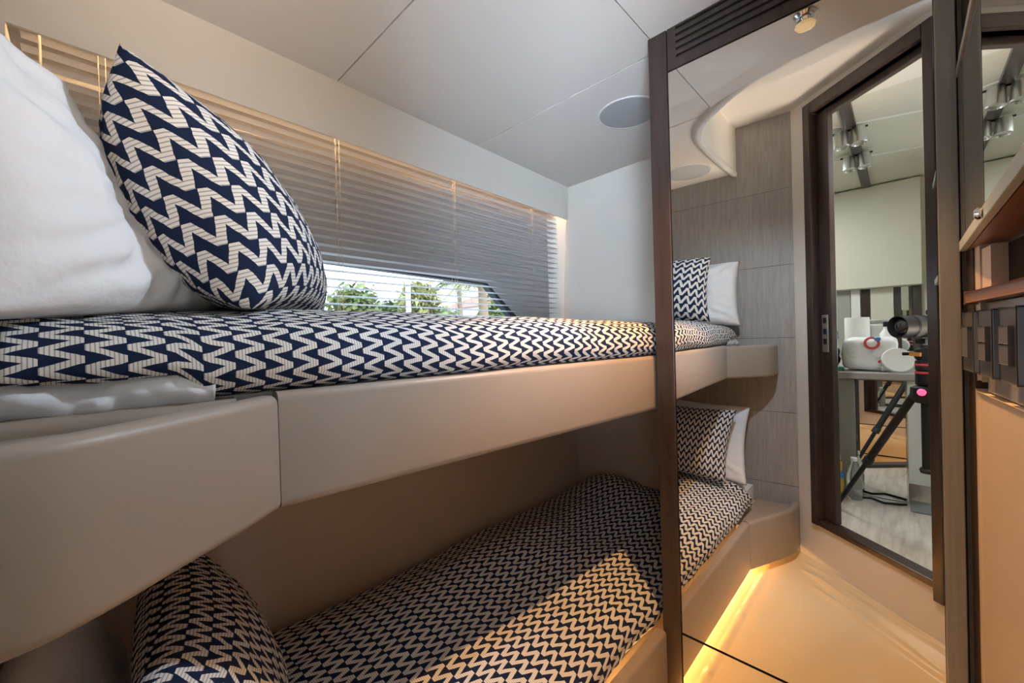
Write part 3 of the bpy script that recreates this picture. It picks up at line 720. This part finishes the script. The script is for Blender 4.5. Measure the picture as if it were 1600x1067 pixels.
obj('shelf_board', rbox(new(), 0.052, 0.78, -0.03, 0.014, 0.038, 0.056, 0.003), M_['walnut'], nb)
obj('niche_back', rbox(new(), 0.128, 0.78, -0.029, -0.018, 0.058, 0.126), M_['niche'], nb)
obj('niche_side', rbox(new(), 0.078, 0.126, -0.029, 0.000, 0.058, 0.126), M_['warm_wall'], nb)
def switch(a, lbl, keys):
    s_ = thing('switch_plate', (RO[0] + RD.x * (a + 0.04), RO[1] + RD.y * (a + 0.04), -0.08), lbl, 'switch', 'dark switch plates on the side wall')
    obj('plate', rbox(new(), a, a + 0.070, -0.0035, 0.012, -0.080, 0.022, 0.0015), M_['switch'], s_)
    obj('edge', rbox(new(), a + 0.0702, a + 0.0722, -0.003, 0.012, -0.079, 0.021), M_['switch_edge'], s_)
    for z0, z1 in keys: obj('key', rbox(new(), a + 0.014, a + 0.056, 0.0122, 0.0165, z0, z1, 0.001), M_['switch_key'], s_)
switch(0.015, 'dark square socket plate nearest the mirror trim', [(-0.055, -0.003)])
switch(0.118, 'dark rocker switch plate in the middle of the row', [(-0.055, -0.029), (-0.027, -0.003)])
switch(0.221, 'dark switch plate at the picture edge, last of the row', [(-0.055, -0.029), (-0.027, -0.003)])
ca = thing('mirror_cabinet', (0.10, 0.8, 0.13), 'mirror fronted wall cabinet above the niche', 'cabinet')
CX = 0.0775
obj('body', box((CX + 0.054, 0.30, 0.1345), (0.17, D - 0.002, 0.464)), M_['walnut'], ca)
cm = new(); tl = lambda y: CX
hexa(cm, [(tl(y) + o, y, z) for z in (0.150, 0.448) for y, o in ((0.30, 0), (1.035, 0), (1.035, 0.005), (0.30, 0.005))])
obj('mirror', cm, M_['mirror_dim'], ca)
obj('catch', lathe(new(), (CX - 0.003, 0.80, 0.143), (-1, 0, 0), [(0.003, 0), (0.007, 0.001), (0.008, 0.004), (0.005, 0.007), (0.0, 0.007)], 16), M_['chrome'], ca, True)
obj('bottom_panel', box((CX + 0.007, 0.30, 0.1345), (CX + 0.053, D - 0.012, 0.1485)), M_['walnut'], ca)
obj('end_stile', box((CX - 0.0005, 1.037, 0.150), (CX + 0.006, D - 0.012, 0.448), 0.001), M_['gasket'], ca)
obj('lower_rail', box((CX - 0.003, 0.30, 0.134), (CX + 0.006, D - 0.012, 0.152), 0.001), M_['steel'], ca)
obj('upper_rail', box((CX - 0.003, 0.30, 0.449), (CX + 0.006, D - 0.012, 0.464), 0.001), M_['bronze'], ca)

# ------------------------------------------------------------------ photographer's camera on its tripod (seen in the mirror)
ax = -fw; rc = rt; uc = up
def cp(a, r, u_): return Vector((0, 0, 0)) + ax * a + rc * (r - 0.032) + uc * u_
pc = thing('photo_camera', cp(0.17, 0, -0.05), 'black mirrorless camera with long zoom lens on the tripod', 'camera')
lens = obj('lens', lathe(new(), cp(0.004, 0, 0), ax, [(0.034, 0.02), (0.041, 0.0), (0.044, 0.001), (0.044, 0.03), (0.0415, 0.032), (0.0415, 0.05), (0.043, 0.051), (0.043, 0.085), (0.040, 0.088), (0.040, 0.10), (0.042, 0.101), (0.042, 0.125), (0.036, 0.135), (0.034, 0.15)], 48), M_['cam_black'], pc, True)
sub('front_glass', lathe(new(), cp(0.006, 0, 0), ax, [(0.0, 0.003), (0.015, 0.004), (0.028, 0.009), (0.034, 0.017)], 40, False), M_['cam_glass'], lens, True)
sub('zoom_ring', lathe(new(), cp(0.004, 0, 0), ax, [(0.0432, 0.055), (0.0445, 0.056), (0.0445, 0.080), (0.0432, 0.081)], 60, False), M_['rubber'], lens)
bd = frame_box(new(), cp(0.154, 0, 0), ax, rc, uc, (0, -0.070, -0.050), (0.055, 0.070, 0.042), 0.010)
obj('body', bd, M_['cam_black'], pc, True)
obj('viewfinder', frame_box(new(), cp(0.154, 0, 0), ax, rc, uc, (-0.004, -0.028, 0.043), (0.055, 0.028, 0.066), 0.007), M_['cam_black'], pc, True)
obj('grip', frame_box(new(), cp(0.154, 0, 0), ax, rc, uc, (-0.030, -0.072, -0.048), (-0.001, -0.042, 0.036), 0.008), M_['rubber'], pc, True)
tp = thing('tripod', cp(0.13, 0.0, -0.88), 'black photo tripod with red ringed head in the doorway', 'tripod')
c0 = cp(0.118, 0.0, 0.0); cz = lambda z: Vector((c0.x, c0.y, z))
obj('quick_plate', frame_box(new(), cp(0.10, 0, -0.062), ax, rc, uc, (0, -0.02, -0.010), (0.08, 0.02, 0.011), 0.002), M_['cam_black'], tp)
obj('head', lathe(new(), cz(-0.075), (0, 0, -1), [(0.012, 0), (0.016, 0.012), (0.028, 0.018), (0.030, 0.05), (0.024, 0.062), (0.030, 0.066), (0.030, 0.10), (0.026, 0.105), (0.030, 0.11), (0.030, 0.16), (0.02, 0.165)], 28), M_['cam_black'], tp, True)
for z in (-0.150, -0.182): obj('red_ring', lathe(new(), cz(z), (0, 0, -1), [(0.0305, 0), (0.0315, 0.002), (0.0315, 0.007), (0.0305, 0.009)], 28, False), M_['red'], tp)
bdg = frame_box(new(), cz(-0.112), -rc, ax, (0, 0, 1), (-0.012, -0.034, -0.007), (0.030, -0.018, 0.007), 0.001); obj('badge', bdg, M_['orange'], tp)
obj('pan_lever', tube(new(), [cz(-0.11), cz(-0.115) + rc * (-0.07) - ax * 0.02], 0.005, 8, 0.007), M_['cam_black'], tp)
obj('collar', lathe(new(), cz(-0.240), (0, 0, -1), [(0.028, 0), (0.045, 0.008), (0.048, 0.05), (0.030, 0.07)], 28), M_['cam_black'], tp, True)
obj('knob', lathe(new(), cz(-0.262) + Vector((-0.01, 0.045, 0)), (-0.3, 1, 0), [(0.012, 0), (0.014, 0.01), (0.010, 0.016)], 20), M_['pink'], tp, True)
obj('centre_column', tube(new(), [cz(-0.31), cz(-0.58)], 0.015, 14), M_['cam_black'], tp, True)
obj('column_hook', lathe(new(), cz(-0.575), (0, 0, -1), [(0.020, 0), (0.024, 0.008), (0.020, 0.02)], 20), M_['rubber'], tp, True)
for fx, fy in ((-0.26, -0.36), (0.36, -0.44), (0.40, -0.10)):
    a = cz(-0.275) + (Vector((fx, fy, 0)) - cz(0)) * 0.09; a.z = -0.275
    b = Vector((fx, fy, HF + 0.012)); mdp = a.lerp(b, 0.52)
    lgm = obj('leg', tube(new(), [a, a.lerp(b, 0.5), a.lerp(b, 0.56)], 0.015, 12), M_['cam_black'], tp, True)
    sub('lower_tube', tube(new(), [a.lerp(b, 0.5), b], 0.010, 12), M_['cam_black'], lgm, True)
    sub('clamp', tube(new(), [a.lerp(b, 0.53), a.lerp(b, 0.575)], 0.019, 12), M_['rubber'], lgm, True)
    sub('foot', lathe(new(), b, (0, 0, -1), [(0.012, -0.012), (0.015, 0), (0.012, 0.011)], 14), M_['rubber'], lgm, True)

# ------------------------------------------------------------------ things on and under the counter
CT = -0.2355
def lump(lo, hi, seed, amp, n=22, pw=4):
    bm = new(); bmesh.ops.create_icosphere(bm, subdivisions=4, radius=1.0)
    c = Vector([(a + b) / 2 for a, b in zip(lo, hi)]); h = Vector([(b - a) / 2 for a, b in zip(lo, hi)])
    for v in bm.verts:
        p = v.co.copy(); m_ = (abs(p.x) ** pw + abs(p.y) ** pw + abs(p.z) ** pw) ** (1 / pw); p /= m_
        p *= 1 - amp + amp * 1.4 * noise.fractal(p * 1.8 + Vector((seed, 0, 0)), 0.9, 2, 4)
        p = Vector([max(-1, min(1, q)) for q in p])
        v.co = Vector([c[i] + p[i] * h[i] for i in range(3)])
    return bm
bg = thing('plastic_pack', (-0.13, -0.78, CT), 'crumpled white plastic pack with red and blue print on the counter', 'bag')
obj('wrapper', lump((-0.262, -0.90, CT), (-0.02, -0.70, -0.048), 2.0, 0.05, pw=7), M_['film'], bg, 'all')
obj('red_print', lathe(new(), (-0.128, -0.6995, -0.082), (0.1, 1, 0.1), [(0.022, 0), (0.034, 0.001), (0.034, 0.004), (0.022, 0.005)], 28, False), M_['red'], bg, True)
obj('blue_print', lump((-0.118, -0.704, -0.070), (-0.090, -0.692, -0.050), 1.0, 0.1), M_['blue'], bg, 'all')
pl = thing('plate_pack', (-0.02, -0.70, CT), 'wrapped stack of white plates leaning beside the plastic pack', 'plates')
obj('plates', lathe(new(), (-0.025, -0.665, CT + 0.066), (0.25, 1, 0.35), [(0.0, -0.018), (0.058, -0.018), (0.066, -0.006), (0.062, 0.004), (0.04, 0.002), (0.0, 0.0)], 40, False), M_['paper'], pl, True)
obj('wrapping_twist', lump((-0.095, -0.70, CT), (-0.045, -0.66, CT + 0.06), 6.0, 0.2), M_['clear'], pl, 'all')
obj('red_band', frame_box(new(), (-0.085, -0.672, CT + 0.062), Vector((0.8, 0, 0.45)).normalized(), (0, 1, 0), Vector((-0.45, 0, 0.8)).normalized(), (-0.02, -0.003, -0.006), (0.03, 0.003, 0.006), 0.001), M_['red'], pl)
pt = thing('paper_towel_roll', (-0.20, -0.98, CT), 'white paper towel roll standing behind the plastic pack', 'paper towel')
obj('roll', lathe(new(), (-0.205, -0.98, CT), (0, 0, 1), [(0.02, 0), (0.058, 0), (0.059, 0.005), (0.059, 0.295), (0.057, 0.30), (0.02, 0.30)], 40), M_['paper'], pt, True)
obj('core', lathe(new(), (-0.205, -0.98, CT), (0, 0, 1), [(0.018, 0.002), (0.019, 0.302), (0.015, 0.302), (0.014, 0.29)], 24), M_['counter'], pt, True)
cn = thing('storage_jar', (-0.115, -1.06, CT), 'pale translucent jar beside the paper towel roll', 'jar')
obj('jar_body', lathe(new(), (-0.115, -1.06, CT), (0, 0, 1), [(0.046, 0), (0.05, 0.01), (0.05, 0.25), (0.042, 0.26)], 32), M_['pale_carcass'], cn, True)
obj('lid', lathe(new(), (-0.115, -1.06, CT + 0.26), (0, 0, 1), [(0.045, 0), (0.047, 0.004), (0.047, 0.02), (0.04, 0.025)], 32), M_['carcass'], cn, True)
bt = thing('pump_bottle', (-0.075, -0.93, CT), 'small white bottle with dark cap next to the lens', 'bottle')
obj('bottle', lathe(new(), (-0.075, -0.93, CT), (0, 0, 1), [(0.026, 0), (0.028, 0.01), (0.028, 0.20), (0.012, 0.225), (0.011, 0.24)], 24), M_['paper'], bt, True)
obj('cap', lathe(new(), (-0.075, -0.93, CT + 0.24), (0, 0, 1), [(0.013, 0), (0.013, 0.025), (0.009, 0.03)], 20), M_['cam_black'], bt, True)
bk = thing('camera_bag', (-0.33, -0.74, CT), 'black bag on the counter beside the door jamb', 'bag')
obj('bag_body', lump((-0.38, -0.86, CT), (-0.266, -0.68, -0.09), 4.4, 0.15), M_['bag'], bk, 'all')
obj('flap', lump((-0.37, -0.80, -0.11), (-0.272, -0.69, 0.03), 7.4, 0.15), M_['bag'], bk, 'all')
tag(obj('green_net', lump((-0.30, -0.70, CT), (-0.235, -0.64, CT + 0.028), 3.1, 0.3), M_['green'], None, 'all'), 'scrap of green netting at the counter edge', 'netting')
tt = thing('tote_bag', (-0.29, -0.56, HF), 'bright tote bag on the passage floor under the counter', 'bag')
obj('bag_body', lump((-0.36, -0.63, HF), (-0.245, -0.50, -0.70), 5.5, 0.15), M_['yellow'], tt, 'all')
obj('blue_band', lump((-0.355, -0.60, -0.80), (-0.238, -0.495, -0.765), 1.5, 0.1), M_['blue'], tt, 'all')
obj('handle', tube(new(), [(-0.33, -0.56, -0.705), (-0.325, -0.56, -0.63), (-0.30, -0.56, -0.60), (-0.27, -0.56, -0.63), (-0.265, -0.56, -0.705)], 0.008, 8), M_['paper'], tt, True)
wb_ = thing('water_bottle', (-0.205, -0.56, HF), 'clear plastic water bottle standing before the mirrored counter door', 'bottle')
M_['pet'].node_tree.nodes['Principled BSDF'].inputs['Transmission Weight'].default_value = 0.85
obj('bottle', lathe(new(), (-0.203, -0.56, HF), (0, 0, 1), [(0.028, 0), (0.033, 0.008), (0.033, 0.05), (0.030, 0.055), (0.033, 0.06), (0.033, 0.14), (0.014, 0.185), (0.013, 0.20)], 28), M_['pet'], wb_, True)
obj('cap', lathe(new(), (-0.203, -0.56, HF + 0.20), (0, 0, 1), [(0.015, 0), (0.015, 0.016), (0.013, 0.018)], 20), M_['paper'], wb_, True)
tag(obj('floor_mat', frame_box(new(), (0.03, -0.60, HF), (1, 0.0, 0), (0, 1, 0), (0, 0, 1), (-0.02, -0.09, 0.0005), (0.065, 0.08, 0.006), 0.002), M_['mat_grey']), 'small grey mat lying on the passage floor', 'mat')
tag(obj('cable', tube(new(), [(-0.19, -0.575, HF + 0.006), (-0.14, -0.60, HF + 0.006), (-0.09, -0.56, HF + 0.006), (-0.03, -0.585, HF + 0.006), (-0.005, -0.60, HF + 0.006)], 0.0055, 8), M_['cam_black'], None, True), 'black cable along the floor before the mirrored counter door', 'cable')

# ------------------------------------------------------------------ outside the hull window
def ray(px, py): return fw + rt * ((px - 800) / F_PX) - up * ((py - 533.5) / F_PX)
GZ = -1.6
struct('ground', prism([(-60, -30), (-3.0, -30), (-3.0, 60), (-60, 60)], GZ - 0.1, GZ), M_['ground'], 'quay ground outside the hull window', 'ground')
def leaf_blob(bm, c, rad, n, size, rnd):
    for _ in range(n):
        while True:
            q = Vector((rnd.uniform(-1, 1), rnd.uniform(-1, 1), rnd.uniform(-1, 1)))
            if q.length <= 1: break
        q *= 0.55 + 0.45 * rnd.random(); p = Vector((c.x + q.x * rad[0], c.y + q.y * rad[1], c.z + q.z * rad[2]))
        d = Vector((rnd.uniform(-1, 1), rnd.uniform(-1, 1), rnd.uniform(-0.9, 0.5))).normalized(); s_ = d.cross(Vector((rnd.random(), rnd.random(), rnd.random()))).normalized()
        L_ = size * rnd.uniform(0.6, 1.3); m1 = p + d * L_ * 0.5 + Vector((0, 0, 0.08 * L_))
        v = [bm.verts.new(x) for x in (p, m1 + s_ * L_ * 0.22, p + d * L_, m1 - s_ * L_ * 0.22)]
        bm.faces.new((v[0], v[1], v[2])); bm.faces.new((v[0], v[2], v[3]))
def bush_tree(px, py_top, dist, wpx, mkey, lbl, seed, name='tree'):
    rnd = random.Random(seed)
    top = ray(px, py_top) * dist; w = wpx * dist / F_PX / 2; hgt = max(0.8, top.z - GZ)
    t = thing(name, (top.x, top.y, GZ), lbl, 'tree')
    bm = new(); 
    for k in range(5):
        c = Vector((top.x + rnd.uniform(-.5, .5) * w, top.y + rnd.uniform(-.5, .5) * w, top.z - w * 0.6 - rnd.random() * w * 1.2))
        leaf_blob(bm, c, (w * 0.7, w * 0.7, w * 0.6), 420, 0.07 * dist / 3.2, rnd)
    obj('crown', bm, M_[mkey], t, fix=False)
    obj('trunk', tube(new(), [(top.x, top.y, GZ), (top.x + 0.05, top.y, GZ + hgt * 0.4), (top.x, top.y + 0.04, top.z - w * 0.5)], 0.12, 8, 0.06), M_['bark'], t, True)
def palm(px, py_top, dist, lpx, mkey, lbl, seed):
    rnd = random.Random(seed); top = ray(px, py_top) * dist; Lf = lpx * dist / F_PX
    c = Vector((top.x, top.y, top.z - Lf * 0.25))
    t = thing('palm_tree', (top.x, top.y, GZ), lbl, 'tree')
    for k in range(15):
        a = 2 * math.pi * k / 15 + rnd.uniform(-.2, .2); el = rnd.uniform(0.15, 0.9)
        dv = Vector((math.cos(a), math.sin(a), 0)); bm = new(); prev = None; pts = []
        for i in range(11):
            s_ = i / 10; pts.append(c + dv * Lf * s_ + Vector((0, 0, Lf * (el * s_ - (0.6 + el) * s_ * s_))))
        tube(bm, pts, 0.02, 4, 0.006)
        side = Vector((-dv.y, dv.x, 0))
        for i in range(1, 21):
            s_ = i / 21; j = min(9, int(s_ * 10)); p = pts[j].lerp(pts[j + 1], s_ * 10 - j); ll = Lf * 0.42 * math.sin(math.pi * (0.12 + 0.85 * s_))
            for sg in (-1, 1):
                e = p + side * sg * ll * 0.8 + dv * ll * 0.45 - Vector((0, 0, ll * 0.5)); w_ = dv * Lf * 0.018
                v = [bm.verts.new(x) for x in (p - w_, p + w_, e)]; bm.faces.new(v)
        obj('frond', bm, M_[mkey], t, fix=False)
    obj('trunk', tube(new(), [(top.x, top.y, GZ), (top.x + 0.08, top.y, (GZ + c.z) / 2), c], 0.14, 10, 0.09), M_['bark'], t, True)
bush_tree(556, 436, 8.0, 100, 'leaf_a', 'round mid green tree outside, beside the zigzag pillow', 1)
bush_tree(604, 462, 16.0, 70, 'leaf_c', 'low dark green tree outside, between pillow and white pole', 2)
bush_tree(668, 424, 10.5, 84, 'leaf_b', 'tall yellow green tree outside, just past the white pole', 3)
bush_tree(800, 434, 13.0, 100, 'leaf_a', 'distant green tree outside, at the slanted end of the window', 4)
palm(752, 420, 9.0, 62, 'leaf_b', 'drooping pale palm outside near the slanted window end', 5)
palm(716, 428, 16.5, 52, 'leaf_a', 'green palm outside behind the blind, left of the pale palm', 6)
bush_tree(695, 472, 6.2, 100, 'leaf_c', 'low dark shrub outside under the trees', 8, 'shrub')
q = ray(637, 438) * 7.5; q2 = Vector((q.x, q.y, GZ))
tag(obj('mooring_pole', tube(new(), [q2, (q.x, q.y, q.z)], 0.045, 12), M_['white_trim'], None, True), 'white upright pole outside the hull window', 'pole')
hs_ = ray(770, 482) * 25
ho = thing('boathouse', (hs_.x, hs_.y, GZ), 'low building with terracotta roof far outside the window', 'building')
obj('wall', box((hs_.x - 2.4, hs_.y - 1.9, GZ), (hs_.x + 2.4, hs_.y + 1.9, hs_.z)), M_['stucco'], ho)
rf = new(); hexa(rf, [(hs_.x - 2.7, hs_.y - 2.2, hs_.z), (hs_.x + 2.7, hs_.y - 2.2, hs_.z), (hs_.x + 2.7, hs_.y + 2.2, hs_.z), (hs_.x - 2.7, hs_.y + 2.2, hs_.z), (hs_.x - 0.2, hs_.y - 0.9, hs_.z + 0.8), (hs_.x + 0.2, hs_.y - 0.9, hs_.z + 0.8), (hs_.x + 0.2, hs_.y + 0.9, hs_.z + 0.8), (hs_.x - 0.2, hs_.y + 0.9, hs_.z + 0.8)])
obj('roof', rf, M_['terracotta'], ho)
